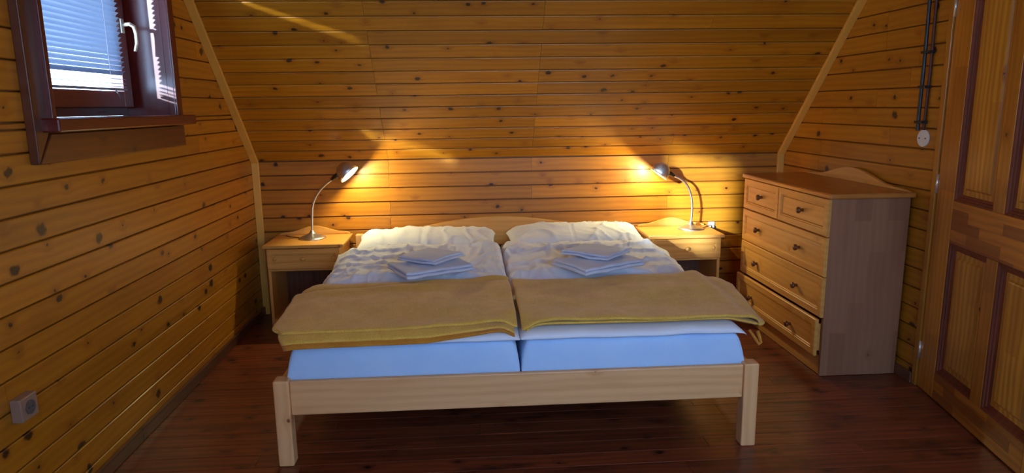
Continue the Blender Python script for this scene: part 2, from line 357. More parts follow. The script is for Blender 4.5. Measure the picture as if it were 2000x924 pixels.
# back knee wall and roof slope: joints alternate between two plumb lines
def back_rows(parent, origin, V, n, pitch, par):
    rr = random.Random(11 + par)
    for r in range(n):
        k = (r + par) % 2
        js = [-.53] if k else [.435]
        if rr.random() < .3: js = [-.53, .435]
        if rr.random() < .3: js.append(1.38)
        cs = [XL] + sorted(js) + [XR]
        for i in range(len(cs) - 1):
            plank(parent, origin, (1, 0, 0), V, (cs[i], cs[i + 1], cs[i], cs[i + 1], r * pitch, r * pitch + pitch), 'clad', gap=.0070)
back_rows(wall_back, (0, YB + PT, ZK - .095 * 11 + .0), (0, 0, 1), 11, .095, 0)
back_rows(ceiling_slope, (0, YB + PT * sn, ZK + PT * cn), (0, -cn, sn), 21, .0949, 1)
rf = random.Random(21); y = YF; r = 0
while y < YB - .01:
    cs = [XL, -.2 + rf.random() * 1.6, XR]
    if rf.random() < .4: cs = [XL, XL + .5 + rf.random() * .6, .9 + rf.random() * .7, XR]
    y1 = min(y + .098, YB + PT)
    for i in range(len(cs) - 1):
        plank(floor, (0, 0, -.02), (1, 0, 0), (0, 1, 0), (cs[i], cs[i + 1], cs[i], cs[i + 1], y, y1), 'floor', gap=.0016, ch=.0012, th=.02)
    y = y1
# corner battens and skirting boards
for n_, x0, x1 in (('1', XL, XL + .046), ('3', XR - .046, XR)):
    MB().box(x0, x1, YB - .02, YB, 0, ZK - .004).obj('trim_' + n_, 'trimw', bevel=.003, kind='structure')
    L = 1.9
    ob = MB().box(x0, x1, -.021, 0, -.004, L).obj('trim_' + str(int(n_) + 1), 'trimw', bevel=.003, kind='structure')
    ob.location = (0, YB, ZK); ob.rotation_euler = (math.pi / 2 - TH, 0, 0)
MB().box(XL, XL + .018, YF, YB - .02, 0, .055).obj('baseboard_left', 'skirt', bevel=.004, kind='structure')
MB().box(XR - .018, XR, 3.065, YB - .02, 0, .055).obj('baseboard_right', 'skirt', bevel=.004, kind='structure')
MB().box(XR - .018, XR, YF, 1.95, 0, .055).obj('baseboard_right_front', 'skirt', bevel=.004, kind='structure')
MB().box(XL + .05, XR - .05, YB - .018, YB, 0, .055).obj('baseboard_back', 'skirt', bevel=.004, kind='structure')

# ------------------------------------------------------------------ windows (mirrored for the right wall)
def window(n, dy, side=-1):
    root = empty('window_%d' % n, (0, 0, 0)); root['kind'] = 'structure'
    X0 = XL if side < 0 else XR
    def bx(name, d0, d1, y0, y1, z0, z1, mat, bev=.003, parent=root):      # d: depth from the wall face, + into the room
        xa, xb = sorted((X0 - side * d0, X0 - side * d1))
        return MB().box(xa, xb, y0 + dy, y1 + dy, z0, z1).obj(name, mat, parent, bevel=bev)
    def mitre(name, poly, mat):
        xa, xb = sorted((X0, X0 - side * .031))
        MB().prism([(a + dy, b) for a, b in poly], lambda a, b, t: (t, a, b), xa, xb).obj(name, mat, root, bevel=.003)
    yo0, yo1, yi0, yi1, zb0, zb1, zt0, zt1 = 2.325, 3.512, 2.408, 3.448, 1.215, 1.312, 2.13, 2.188
    g = .0012
    mitre('casing', [(yo0, zb0), (yi0 + .01 - g, zb1 + .03), (yi0 + .01 - g, zt0), (yo0, zt1 - .0)], 'walnutZ')
    mitre('casing', [(yo0 + .004, zb0), (yo1, zb0), (yi1 + .06, zb1), (yi0 + .002, zb1)], 'walnut')
    mitre('casing', [(yo1, zb0 + .1), (yo1, zt1), (yi1 - .02, zt0), (yi1 - .02, zb0 + .1)], 'mahogZ')
    mitre('casing', [(yo0 + .003, zt1), (yi0 + .012, zt0 + .001), (yi1 - .022, zt0 + .001), (yo1 - .003, zt1)], 'walnut')
    # liner boards of the deep reveal, and the sill
    bx('liner', -.22, .055, 2.39, 2.412, 1.335, 2.135, 'mahogZ')
    bx('liner', -.22, .040, 3.43, 3.452, 1.335, 2.135, 'mahogZ')
    bx('liner', -.22, .040, 2.4125, 3.4295, 2.12, 2.14, 'mahog')
    bx('sill', -.22, .088, 2.362, 3.522, 1.318, 1.364, 'mahog', .006)
    # fixed frame and sash
    for nm, y0, y1, z0, z1, mt in (('frame_rail', 2.4125, 3.4295, 1.3645, 1.425, 'mahog'), ('frame_rail', 2.4125, 3.4295, 2.100, 2.1195, 'mahog'),
                                   ('frame_stile', 2.4125, 2.478, 1.4255, 2.0995, 'mahogZ'), ('frame_stile', 3.345, 3.4295, 1.4255, 2.0995, 'mahogZ')):
        bx(nm, -.218, -.1925, y0, y1, z0, z1, mt)
    for nm, y0, y1, z0, z1, mt in (('sash_rail', 2.51, 3.3045, 1.402, 1.474, 'mahog'), ('sash_rail', 2.51, 3.3045, 2.095, 2.11, 'mahog'),
                                   ('sash_stile', 2.454, 2.5095, 1.402, 2.11, 'mahogZ'), ('sash_stile', 3.305, 3.381, 1.402, 2.11, 'mahogZ')):
        bx(nm, -.192, -.139, y0, y1, z0, z1, mt)
    bx('glass_pane', -.176, -.170, 2.508, 3.306, 1.472, 2.097, 'glass', 0)
    # lever handle on the closing stile
    hx = lambda d: X0 - side * d
    hy = 3.343 + dy
    MB().box(*sorted((hx(-.139), hx(-.131))), hy - .014, hy + .014, 1.735, 1.80).obj('handle_plate', 'brass', root, bevel=.003)
    MB().tube([(hx(-.131), hy, 1.772), (hx(-.10), hy, 1.775), (hx(-.084), hy + .004, 1.765), (hx(-.080), hy + .008, 1.735), (hx(-.082), hy + .010, 1.69), (hx(-.090), hy + .004, 1.655)],
              [.009, .009, .010, .009, .008, .007], 10).obj('handle', 'brass', root, smooth=True)
window(1, 0.0); window(2, W2); window(3, W2, 1)  # the third, unseen, is added to raise the fill daylight

# ------------------------------------------------------------------ door on the right wall, ajar
door = empty('door_1', (XR - .004, 3.026, 0), 0); door['kind'] = 'structure'
A = R(11.4); dU = Vector((-math.sin(A), -math.cos(A), 0)); dN = Vector((-math.cos(A), math.sin(A), 0))
door.rotation_euler = (0, 0, math.atan2(dU.y, dU.x))      # local x runs along the leaf, local y = -dN side
TD, WD, HD = .042, .985, 2.03
# local y axis: rotate (0,1): points to the wall side or the room side?
ly = Vector((-math.sin(door.rotation_euler.z), math.cos(door.rotation_euler.z), 0)); SG = 1 if ly.dot(dN) > 0 else -1
def dface(c): return SG * c                            # c > 0 goes into the room from the leaf's face
def leafbox(name, s0, s1, z0, z1, mat, bev=.002):
    a, b = sorted((dface(0), dface(-TD))); return MB().box(s0, s1, a, b, z0, z1).obj(name, mat, door, bevel=bev)
ST, MU0, MU1 = .155, .468, .548
ZR = (.006, .135, .755, .944, 1.90, HD)
leafbox('stile', 0, ST, .006, HD, 'doorstile'); leafbox('stile', WD - .13, WD, .006, HD, 'doorstile')
leafbox('rail', ST + .0005, WD - .1305, ZR[0], ZR[1], 'doorrail'); leafbox('rail', ST + .0005, WD - .1305, ZR[2], ZR[3], 'doorrail'); leafbox('rail', ST + .0005, WD - .1305, ZR[4], ZR[5], 'doorrail')
for z0, z1 in ((ZR[1], ZR[2]), (ZR[3], ZR[4])):
    leafbox('mullion', MU0, MU1, z0 + .0005, z1 - .0005, 'doorstile')
    for s0, s1 in ((ST, MU0), (MU1, WD - .13)):
        # stepped red moulding running round the recess, then the panel with its raised field
        e = .0006; fr = lambda a, b, c: (a, dface(c), b)
        def ring(i, c): return (s0 + e + i, s1 - e - i, z0 + e + i, z1 - e - i, c)
        mo = MB(); rects = [ring(0, -TD * .8), ring(0, -.002), ring(.008, -.004), ring(.010, -.010), ring(.018, -.011), ring(.020, -.017), ring(.030, -.018), ring(.032, -.026), ring(.032, -.030)]
        vs = []; fs = []
        for a0, a1, b0, b1, c in rects: vs += [fr(a0, b0, c), fr(a1, b0, c), fr(a1, b1, c), fr(a0, b1, c)]
        for i in range(len(rects) - 1):
            for k in range(4): fs.append((i * 4 + k, i * 4 + (k + 1) % 4, (i + 1) * 4 + (k + 1) % 4, (i + 1) * 4 + k))
        mo.add(vs, fs).obj('moulding', 'mould', door)
        MB().nested([ring(.031, -TD * .7), ring(.031, -.022), ring(.055, -.021), ring(.062, -.014), ring(.066, -.013)], fr).obj('panel', 'doorpanel', door)
for z in (.188, 1.004, 1.797):
    a = dface(.004); MB().tube([(-.001, a, z - .045), (-.001, a, z + .045)], .006, 10).obj('hinge', 'brass', door, smooth=True)
# far jamb / architrave and the closet lining behind the leaf
MB().box(XR - .012, XR + .21, 3.031, 3.062, 0, 2.08).obj('trim_5', 'doorstile', bevel=.003, kind='structure')
MB().box(XR - .012, XR + .21, 1.955, 1.984, 0, 2.08).obj('trim_6', 'doorstile', bevel=.003, kind='structure')
MB().box(XR - .012, XR + .21, 1.9845, 3.0305, 2.05, 2.08).obj('trim_7', 'doorrail', bevel=.003, kind='structure')

# ------------------------------------------------------------------ blind in window_1
blind = empty('venetian_blind', (XL - .127, 2.905, 1.48))
tag(blind, 'white venetian blind with thin slats, lowered over the window glass', 'blind')
BY = .3845; 
MB().box(-.011, .013, -BY, BY, 2.034 - 1.48, 2.058 - 1.48).obj('head_rail', 'slat', blind, bevel=.003)
sm = MB(); N = 6; pr = [(-.0125 + .025 * i / N, .0022 * math.sin(math.pi * i / N)) for i in range(N + 1)]
poly = pr + [(a, b - .0006) for a, b in reversed(pr)]
sm.prism(poly, lambda a, b, t: (a, t, b), -BY, BY); slat_me = sm.mesh('slat'); slat_me.materials.append(M['slat'])
zz = 2.022 - 1.48; k = 0
while zz > .060:
    s_ = bpy.data.objects.new('slat', slat_me); C.objects.link(s_); s_.parent = blind; s_.location = (0, 0, zz); s_.rotation_euler = (0, R(-46), 0); zz -= .0213; k += 1
for zz, a in ((.046, 2), (.027, 8), (.012, 4)):
    s_ = bpy.data.objects.new('slat', slat_me); C.objects.link(s_); s_.parent = blind; s_.location = (0, 0, zz); s_.rotation_euler = (0, R(a), .006)
MB().box(-.010, .010, -BY, BY, -.004, .006).obj('bottom_rail', 'slat', blind, bevel=.002)
for yy in (-.25, .24):
    MB().tube([(.013, yy, .548), (.014, yy, .28), (.013, yy, .002)], .0009, 6).obj('ladder_cord', 'white', blind)
MB().tube([(.016, .26, .002), (.018, .262, -.006), (.020, .275, -.02), (.019, .288, -.038)], [.002, .003, .003, .002], 8).obj('cord_tassel', 'slat', blind, smooth=True)

# ------------------------------------------------------------------ bed
BX0, BX1, BYF = -.769, 1.151, 2.512           # outer sides, front face of the foot legs
BXC = (BX0 + BX1) / 2
bed = empty('double_bed', (BXC, 3.55, 0)); tag(bed, 'wide pale pine double bed frame with scalloped headboard and low foot rail', 'bed')
def bl(m, name, mat, bev=.004):               # a part given in world coordinates
    m.v = [(x - BXC, yy - 3.55, z) for x, yy, z in m.v]; return m.obj(name, mat, bed, bevel=bev)
for x0, x1 in ((BX0, BX0 + .060), (BX1 - .060, BX1)):
    bl(MB().box(x0, x1, BYF, BYF + .062, .001, .357), 'leg', 'leg', .006)
    bl(MB().box(x0 + .005, x1 - .005, 4.545, 4.596, .001, .549), 'leg', 'leg', .006)
bl(MB().box(BX0 + .0605, BX1 - .0605, BYF + .012, BYF + .036, .210, .350), 'foot_rail', 'rail', .005)
for x0, x1 in ((BX0 + .014, BX0 + .038), (BX1 - .038, BX1 - .014)):
    bl(MB().box(x0, x1, BYF + .0625, 4.5445, .215, .345), 'side_rail', 'pineYz', .004)
pts = [(-.716, .546), (-.62, .558), (-.56, .572), (-.515, .580), (-.46, .580), (-.38, .582), (-.28, .598), (-.15, .622), (0, .641), (.10, .649), (.191, .652)]
top = []
for i in range(len(pts) - 1):
    (a0, b0), (a1, b1) = pts[i], pts[i + 1]
    for k in range(4): f = k / 4; top.append((a0 + (a1 - a0) * f, b0 + (b1 - b0) * f))
top.append(pts[-1]); full = top + [(2 * .191 - a, b) for a, b in reversed(top[:-1])]
full = [(max(BX0 + .0605, min(BX1 - .0605, a)), b) for a, b in full]
poly = [(BX0 + .0605, .455)] + full + [(BX1 - .0605, .455)]
poly = [p for i, p in enumerate(poly) if i == 0 or (abs(p[0] - poly[i - 1][0]) + abs(p[1] - poly[i - 1][1])) > 1e-4]
bl(MB().prism(poly, lambda a, b, t: (a, t, b), 4.560, 4.584), 'headboard_panel', 'pineXz', .004)
bl(MB().box(BX0 + .0605, BX1 - .0605, 4.560, 4.584, .20, .33), 'headboard_rail', 'pineXz', .003)
for i in range(10):
    yy = 2.65 + i * .195
    bl(MB().box(BX0 + .04, BX1 - .04, yy, yy + .07, .215, .233), 'slat', 'pineXz', .002)

# ------------------------------------------------------------------ soft things
def ns(x, y, z=0.0): return noise.noise(Vector((x, y, z)))
def fbm(x, y, z=0.0, o=3):
    s = 0; a = 1
    for i in range(o): s += a * ns(x, y, z + i * 7.3); x *= 2.03; y *= 2.03; a *= .5
    return s
def ridge(x, y, z=0.0): return 1 - min(1, abs(ns(x, y, z)) * 3.2)
def nodes(a, b, n, r):
    """n+1 stations from a to b, denser within r of both ends"""
    e = 6; r = min(r, (b - a) * .45)
    st = [a + r * (1 - math.cos(math.pi / 2 * i / e)) for i in range(e)]
    mid = [a + r + (b - a - 2 * r) * i / n for i in range(n + 1)]
    return st + mid + [a + b - s for s in reversed(st)]
def slab(name, mat, rect, topf, botf, r, n, warp=None, parent=None, mid=.5, xf=None, loc=(0, 0, 0), follow=False):
    """closed soft slab: top and bottom height fields that meet in a rounded rim"""
    x0, x1, y0, y1 = rect; xs = nodes(x0, x1, n[0], r); ys = nodes(y0, y1, n[1], r); nx, ny = len(xs), len(ys)
    vs = []; idt = {}; idb = {}
    for j, yy in enumerate(ys):
        for i, xx in enumerate(xs):
            d = min(xx - x0, x1 - xx); e = min(yy - y0, y1 - yy)
            gx = math.sqrt(max(0, 1 - (1 - min(d / r, 1)) ** 2)); gy = math.sqrt(max(0, 1 - (1 - min(e / r, 1)) ** 2)); g = min(gx, gy) if min(gx, gy) < 1e-9 else gx * gy
            px, py = warp(xx, yy) if warp else (xx, yy)
            t, b = (topf(px, py), botf(px, py)) if follow else (topf(xx, yy), botf(xx, yy)); zc = b + (t - b) * mid
            def put(z):
                p = (px, py, z)
                p = xf(p) if xf else p
                vs.append((p[0] - loc[0], p[1] - loc[1], p[2] - loc[2])); return len(vs) - 1
            idt[i, j] = put(zc + (t - zc) * g)
            idb[i, j] = idt[i, j] if (i in (0, nx - 1) or j in (0, ny - 1)) else put(zc - (zc - b) * g)
    fs = []
    for j in range(ny - 1):
        for i in range(nx - 1):
            fs.append((idt[i, j], idt[i + 1, j], idt[i + 1, j + 1], idt[i, j + 1]))
            q = (idb[i, j], idb[i, j + 1], idb[i + 1, j + 1], idb[i + 1, j])
            if len(set(q)) == 4 and set(q) != set(fs[-1]): fs.append(q)
    me = bpy.data.meshes.new(name); me.from_pydata(vs, [], fs); bm = bmesh.new(); bm.from_mesh(me); bmesh.ops.recalc_face_normals(bm, faces=bm.faces); bm.to_mesh(me); bm.free()
    o = link(name, me, mat, parent, smooth=True); o.location = loc; return o
# mattresses in light blue fitted sheets
GAP = .191
for k, (x0, x1) in enumerate(((-.722, GAP - .003), (GAP + .003, 1.104))):
    o = slab('mattress', 'sheet', (x0, x1, 2.552, 4.535), lambda x, y: .466 + .002 * fbm(x * 5, y * 5), lambda x, y: .236 + 0 * x, .035, (24, 40),
             warp=lambda x, y: (x + .003 * ns(x * 3, y * 9, 2), y + .004 * ns(x * 8, y * 2, 4)), loc=((x0 + x1) / 2, 3.54, .236))
    tag(o, ['mattress in light blue sheet on the bed side towards the window wall', 'mattress in light blue sheet on the bed side towards the chest of drawers'][k], 'mattress', 'mattresses side by side')
# duvets
def duvet_top(side):
    sd = 3.7 * side
    def f(x, y):
        b = .504 + .046 * min(1, max(0, (y - 3.14) / .2))
        p = min(1, max(0, (y - 3.13) / .22))
        w = .011 * fbm(x * 3.2 + sd, y * 3.2, sd, 3)
        w += .017 * p * ridge(x * 2.2 + y * 3.5 + sd, y * 4.6 - x * 1.3, sd) ** 3
        w += .013 * p * ridge(x * 6.5 - y * 2 + sd, y * 3.0 + x * 4, sd + 5) ** 4
        w += .007 * p * ridge(x * 14 + sd, y * 9 - x * 5, sd + 9) ** 3
        # plump fold at the open end, below the pillows
        e = math.exp(-((y - 3.93) / .13) ** 2); w += .022 * e * (1 + .5 * ns(x * 4, sd))
        z = b + w * (.2 + .8 * p)
        lo = side and x > 1.06
        if lo: z -= (x - 1.06) ** 1.0 * .55
        if not side and x < -.69: z -= (-.69 - x) * .75
        # dip at the seam between the two duvets
        z -= .006 * math.exp(-((x - GAP) / .03) ** 2)
        return z
    return f
def duvet_bot(side):
    def f(x, y):
        z = .4685
        if side and x > 1.10: z -= (x - 1.10) * .9
        if not side and x < -.72: z -= (-.72 - x) * 1.0
        return z
    return f
for k, (x0, x1) in enumerate(((-.775, GAP - .0006), (GAP + .0006, 1.215))):
    sd = k * 5.1
    def wp(x, y, k=k, sd=sd):
        px = x + (.016 * ns(y * 4, sd) if abs(x - GAP) > .5 else .003 * ns(y * 7, 1.7))
        s = min(1, max(0, (3.75 - y) / 1.1))
        if k == 0 and x < -.4: px += .045 * (-.4 - x) / .37 * s
        if k == 1 and x > .8: px -= .105 * (x - .8) / .415 * s
        py = y
        if y > 3.7: py += (.035 * ns(x * 3.1, sd + 2) + (.02 * max(0, (x - .7) / .5) if k else -.05 * max(0, (-.45 - x) / .3))) * (y - 3.7) / .35
        if y < 2.7: py += .016 * ns(x * 6, sd + 4) * (2.7 - y) / .15
        return px, py
    o = slab('duvet', 'cotton', (x0, x1, 2.552, 4.04), duvet_top(k), duvet_bot(k), .04, (90, 120), wp, mid=.35, follow=True, loc=((x0 + x1) / 2, 3.4, .4685))
    tag(o, ['wrinkled white cotton duvet on the bed side towards the window wall', 'white cotton duvet spilling over the bed edge towards the chest'][k], 'duvet', 'white duvets')
# pillows
def pillow(cx, cy, w, l, t, sd, rz, tilt, z):
    rot = Matrix.Rotation(rz, 4, 'Z') @ Matrix.Rotation(tilt, 4, 'X')
    def prof(x, y):
        u, v = min(1, abs(x) / (w / 2)), min(1, abs(y) / (l / 2))
        return max(0, (1 - u ** 5)) ** .55 * max(0, (1 - v ** 3.2)) ** .6
    def tf(x, y):
        p = prof(x, y); wr = .012 * fbm(x * 4 + sd, y * 4, sd) + .009 * ridge(x * 6 + sd, y * 3.5 + x * 2, sd) ** 3 + .010 * ridge(x * 11 + y * 5, y * 7 + sd, sd + 3) ** 4 * (1 if x > .1 else .3)
        cr = -.006 * math.exp(-((x + .03) / .006) ** 2)
        return .012 + t * p + (wr + cr) * min(1, p * 2)
    def bf(x, y): return -.012 - .012 * prof(x, y)
    def wp(x, y):
        u, v = x / (w / 2), y / (l / 2)
        return x * (1 - .05 * (1 - v * v) * abs(u)) , y * (1 - .07 * (1 - u * u) * abs(v)) + .012 * ns(x * 3, sd) * abs(v)
    def xf(p):
        q = rot @ Vector(p); return (q.x + cx, q.y + cy, q.z + z)
    return slab('pillow', 'cotton', (-w / 2, w / 2, -l / 2, l / 2), tf, bf, .02, (80, 50), wp, xf=xf, loc=(cx, cy, z - .03))
tag(pillow(-.268, 4.285, .90, .50, .085, 1.3, R(1.0), R(5), .515), 'plump white pillow with a vertical crease, against the headboard towards the window wall', 'pillow', 'white pillows')
tag(pillow(.690, 4.300, .89, .48, .088, 8.1, R(-1.0), R(5), .515), 'white pillow against the headboard on the bed side towards the chest of drawers', 'pillow', 'white pillows')
# folded fleece blankets across the foot of the bed
def blanket(k):
    x0, x1 = ((-.785, GAP - .006), (GAP + .008, 1.245))[k]; sd = 2.2 + 6 * k
    def base(x, y):
        z = .512 + .014 * min(1, max(0, (y - 2.6) / .5)) + .004 * fbm(x * 3, y * 3, sd)
        if k == 0 and x < -.70: z -= (-.70 - x) * .12
        if k == 1 and x > 1.07: z -= (x - 1.07) * .22
        return z
    def wp(off, sk):
        def f(x, y):
            t = (x - x0) / (x1 - x0); py = y + off + .010 * ns(x * 2.5, sd + 1)
            s = (y - 2.54) / .62
            if k == 0:
                py += -.03 * (1 - t) * (1 - s) + .035 * t * (1 - s) ** 1.0 - .015 * (1 - s) * math.sin(t * 3.1) + .03 * t * s
                px = x + (-.012 * (1 - t) * s + .012 * ns(y * 4, sd)) * (1 - t) + .0 * s
            else:
                py += .03 * (1 - s) + .02 * t * s - .02 * t * (1 - s)
                px = x + t * (.035 * s - .045 * (1 - s) + .010 * ns(y * 5, sd))
            # rounded corners
            cu = (1 - t) if k == 0 else t; ce = max(0, cu - .93) / .07; cs_ = max(0, abs(s - .5) * 2 - .75) / .25
            rr = .045 * ce * ce * cs_ * cs_
            px += rr * (1 if k == 0 else -1); py += rr * (1 if s < .5 else -1)
            return px + sk * (1 - t if k == 0 else t), py
        return f
    def topf(lo, th):
        def f(x, y):
            z = base(x, y) + lo + th
            if lo > .02:
                z += .015 * fbm(x * 2.2 + sd, y * 3, sd + 2)
                if k == 0:
                    z += .016 * math.exp(-((y - 3.02 - .05 * (x + .3)) / .05) ** 2) * min(1, max(0, (.1 - x) / .3)) + .020 * math.exp(-((x - .12) / .10) ** 2) * max(0, (y - 2.7) / .4)
                    z -= .012 * math.exp(-((y - 3.09 - .05 * (x + .3)) / .03) ** 2)
                else:
                    z += .014 * math.exp(-((x - 1.10 + (y - 2.9) * .2) / .05) ** 2) - .010 * math.exp(-((x - 1.17 + (y - 2.9) * .2) / .03) ** 2)
            if k == 0 and lo < .02 and y < 2.60: z -= (.022 + .6 * (.0125 - lo)) * ((2.60 - y) / .06) ** 1.5 * min(1, max(0, (.12 - x) / .3))
            # front corner by the gap between the blankets sags
            c = (x1 - x) if k == 0 else (x - x0)
            z -= .035 * math.exp(-(c / .045) ** 2) * max(0, 1 - (y - 2.54) / .12)
            return z
        return f
    def botf(lo):
        t_ = topf(lo, 0.0)
        return lambda x, y: t_(x, y)
    root = slab('folded_blanket', 'fleece', (x0, x1, 2.54, 3.16), topf(.0235, .016), topf(.0235, 0.0005), .014, (70, 44), wp(.030 if k == 0 else 0.0, 0), loc=((x0 + x1) / 2, 2.85, .505))
    l = root.location
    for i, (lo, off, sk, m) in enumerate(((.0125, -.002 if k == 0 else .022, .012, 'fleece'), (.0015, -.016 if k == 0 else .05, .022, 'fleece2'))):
        ch = slab('fold_layer', m, (x0 + .02, x1 - .015, 2.54, 3.12), topf(lo, .0105), topf(lo, 0.0003), .006, (50, 30), wp(off, sk), loc=tuple(l))
        ch.parent = root; ch.location = (0, 0, 0)
    return root
tag(blanket(0), 'mustard fleece blanket folded in layers, on the mattress towards the window wall', 'blanket', 'folded mustard blankets')
b2 = tag(blanket(1), 'mustard fleece blanket folded flat, its looped corner drooping towards the chest', 'blanket', 'folded mustard blankets')
l = b2.location
MB().tube([(1.165 - l.x, 2.585 - l.y, .470 - l.z), (1.172 - l.x, 2.575 - l.y, .448 - l.z), (1.178 - l.x, 2.572 - l.y, .425 - l.z), (1.169 - l.x, 2.570 - l.y, .418 - l.z), (1.160 - l.x, 2.575 - l.y, .432 - l.z), (1.148 - l.x, 2.585 - l.y, .452 - l.z), (1.135 - l.x, 2.595 - l.y, .472 - l.z)],
          [.008, .007, .006, .006, .006, .006, .006], 8).obj('loose_edge', 'fleece2', b2, smooth=True)
# towels: a smaller folded one lying on a larger folded one, on each duvet
def towel(cx, cy, w, l, rz, z, th, layers, sd, label, group):
    root = empty('folded_towel', (cx, cy, z), rz); tag(root, label, 'towel', group)
    for i in range(layers):
        h = th / layers
        f = lambda lo: (lambda x, y: lo + .006 * fbm(x * 6 + sd, y * 6, sd) + .003 * ns(x * 14, y * 5, sd + i))
        s = .006 * i
        o = slab('fold_layer', 'terry', (-w / 2 + s * .5, w / 2 - s, -l / 2 + s, l / 2 - s * .4), f(h * (i + 1) - .0008), f(h * i + .0006), h * .48, (22, 22),
                 warp=lambda x, y: (x + .016 * ns(y * 6, sd + i * .3), y + .016 * ns(x * 7, sd + 2 + i * .3)))
        o.parent = root
    return root
towel(-.20, 3.325, .36, .26, R(28), .586, .034, 2, 1.0, 'larger folded white towel, under the small towel, on the duvet towards the window wall', 'folded white towels')
towel(-.195, 3.40, .25, .24, R(-38), .6290, .026, 2, 4.0, 'small folded white towel lying on the larger one, on the duvet towards the window wall', 'folded white towels')
towel(.650, 3.325, .38, .28, R(28), .586, .034, 2, 7.0, 'larger folded white towel, under the small towel, on the duvet towards the chest', 'folded white towels')
towel(.650, 3.40, .27, .24, R(-40), .6290, .026, 2, 9.0, 'small folded white towel lying on the larger one, on the duvet towards the chest', 'folded white towels')

# ------------------------------------------------------------------ nightstands
def scallop(w, h0, h1, n=24):
    pts = []
    for i in range(n + 1):
        u = -1 + 2 * i / n; a = abs(u)
        z = h1 - (h1 - h0) * (.5 - .5 * math.cos(math.pi * min(1, a / .78))) if a < .78 else h0
        if .78 <= a: z = h0 - .012 * ((a - .78) / .22) ** 2
        pts.append((u * w / 2, z))
    return pts
def knob(name, parent, loc, axis, s=1.0, mat='knob'):
    return MB().lathe([(0, 0), (.008 * s, 0), (.0065 * s, .006 * s), (.007 * s, .010 * s), (.013 * s, .015 * s), (.0155 * s, .021 * s), (.013 * s, .027 * s), (.006 * s, .030 * s), (0, .0305 * s)], loc, axis, 18).obj(name, mat, parent, smooth=True)
def front(parent, name, mat, fr, a0, a1, b0, b1, border, proud, depth=.007, pm=None):
    """drawer front: moulded frame with a recessed panel; fr maps (a, b, c) to local coordinates"""
    rc = lambda i, c: (a0 + i, a1 - i, b0 + i, b1 - i, c)
    m = MB(); rects = [rc(0, 0), rc(0, proud - .003), rc(.003, proud), rc(border, proud), rc(border + .003, proud - .003), rc(border + .008, proud - .003), rc(border + .012, proud - depth), rc(border + .0125, proud - depth - .002)]
    d = m.nested(rects, fr).obj(name, mat, parent)
    MB().nested([rc(border + .0128, proud - depth - .0015), rc(border + .0128, proud - depth + .0005), rc(border + .014, proud - depth + .001)], fr).obj('drawer_panel', pm or mat, d)
    return d
def nightstand(cx, label):
    t = empty('nightstand', (cx, 4.40, 0)); tag(t, label, 'nightstand', 'pine nightstands beside the bed')
    W = .452; yf, yb = 4.232 - 4.40, 4.592 - 4.40
    # top board with clipped, rounded front corners
    tp = [(-.25, yf - .014), (.25, yf - .014), (.25, yb), (-.25, yb)]
    MB().prism(tp, lambda a, b, z: (a, b, z), .531, .553).obj('top', 'pineX', t, bevel=.006)
    g = [(-.235, .5535)] + scallop(.47, .573, .612) + [(.235, .5535)]
    MB().prism(g, lambda a, b, q: (a, q, b), yb - .018, yb - .001).obj('back_gallery', 'pineXz', t, bevel=.003)
    for s in (-1, 1):
        x0, x1 = sorted((s * W / 2, s * (W / 2 - .018))); MB().box(x0, x1, yf, yb, .002, .5305).obj('side_panel', 'pineZ', t, bevel=.002)
    MB().box(-W / 2 + .0185, W / 2 - .0185, yb - .012, yb - .002, .03, .53).obj('back_panel', 'skirt', t)  # dark brown stands in for the shade inside the open compartment
    MB().box(-W / 2 + .0185, W / 2 - .0185, yf + .004, yb - .0125, .385, .399).obj('shelf', 'pineX', t)
    MB().box(-W / 2 + .0185, W / 2 - .0185, yf + .008, yb - .0125, .06, .076).obj('shelf', 'pineX', t)
    MB().box(-W / 2 + .0185, W / 2 - .0185, yf + .012, yf + .026, .004, .0595).obj('plinth', 'pineXz', t)
    d = front(t, 'drawer', 'pineXz', lambda a, b, c: (a, yf - c, b), -W / 2 + .001, W / 2 - .001, .402, .528, .028, .014, .006)
    knob('knob', d, (0, yf - .0085, .466), (0, -1, 0), .9, 'pineX')
    for s in (-1, 1):                         # carved corner notches of the drawer moulding
        MB().lathe([(0, 0), (.012, 0), (.010, .005), (0, .006)], (s * (W / 2 - .047), yf - .0086, .466), (0, -1, 0), 14).obj('moulding_scroll', 'pineXz', d, smooth=True)
    return t
nightstand(-1.036, 'pale pine nightstand with one drawer, in the corner by the window wall')
nightstand(1.402, 'pale pine nightstand with one drawer, in sunlight beside the chest of drawers')

# ------------------------------------------------------------------ chest of drawers
ch = empty('chest_of_drawers', (1.985, 3.70, 0)); tag(ch, 'tall pale pine chest with five panelled drawers and brown knobs, against the wall', 'chest of drawers')
cx = lambda x: x - 1.985
cy = lambda y: y - 3.70
def cb(name, x0, x1, y0, y1, z0, z1, mat, bev=.002): return MB().box(cx(x0), cx(x1), cy(y0), cy(y1), z0, z1).obj(name, mat, ch, bevel=bev)
cb('side_panel', 1.777, 2.176, 3.186, 3.206, .002, .919, 'side'); cb('side_panel', 1.777, 2.176, 4.194, 4.214, .002, .919, 'side')
cb('top', 1.752, 2.186, 3.160, 4.240, .9195, .946, 'chesttop', .008)
cb('back_panel', 2.166, 2.174, 3.2065, 4.1935, .03, .918, 'pineZ'); cb('bottom_panel', 1.79, 2.165, 3.2065, 4.1935, .09, .102, 'pineY')
cb('plinth', 1.782, 1.800, 3.2065, 4.1935, .002, .104, 'pineYz')
for z in (.724, .520, .308): cb('drawer_divider', 1.782, 2.16, 3.2065, 4.1935, z - .004, z + .004, 'pineY')
cb('drawer_divider', 1.782, 2.16, 3.722, 3.738, .7285, .9185, 'pineZ')
g = [(-.52, .9465)] + scallop(1.04, .958, 1.022, 40) + [(.52, .9465)]
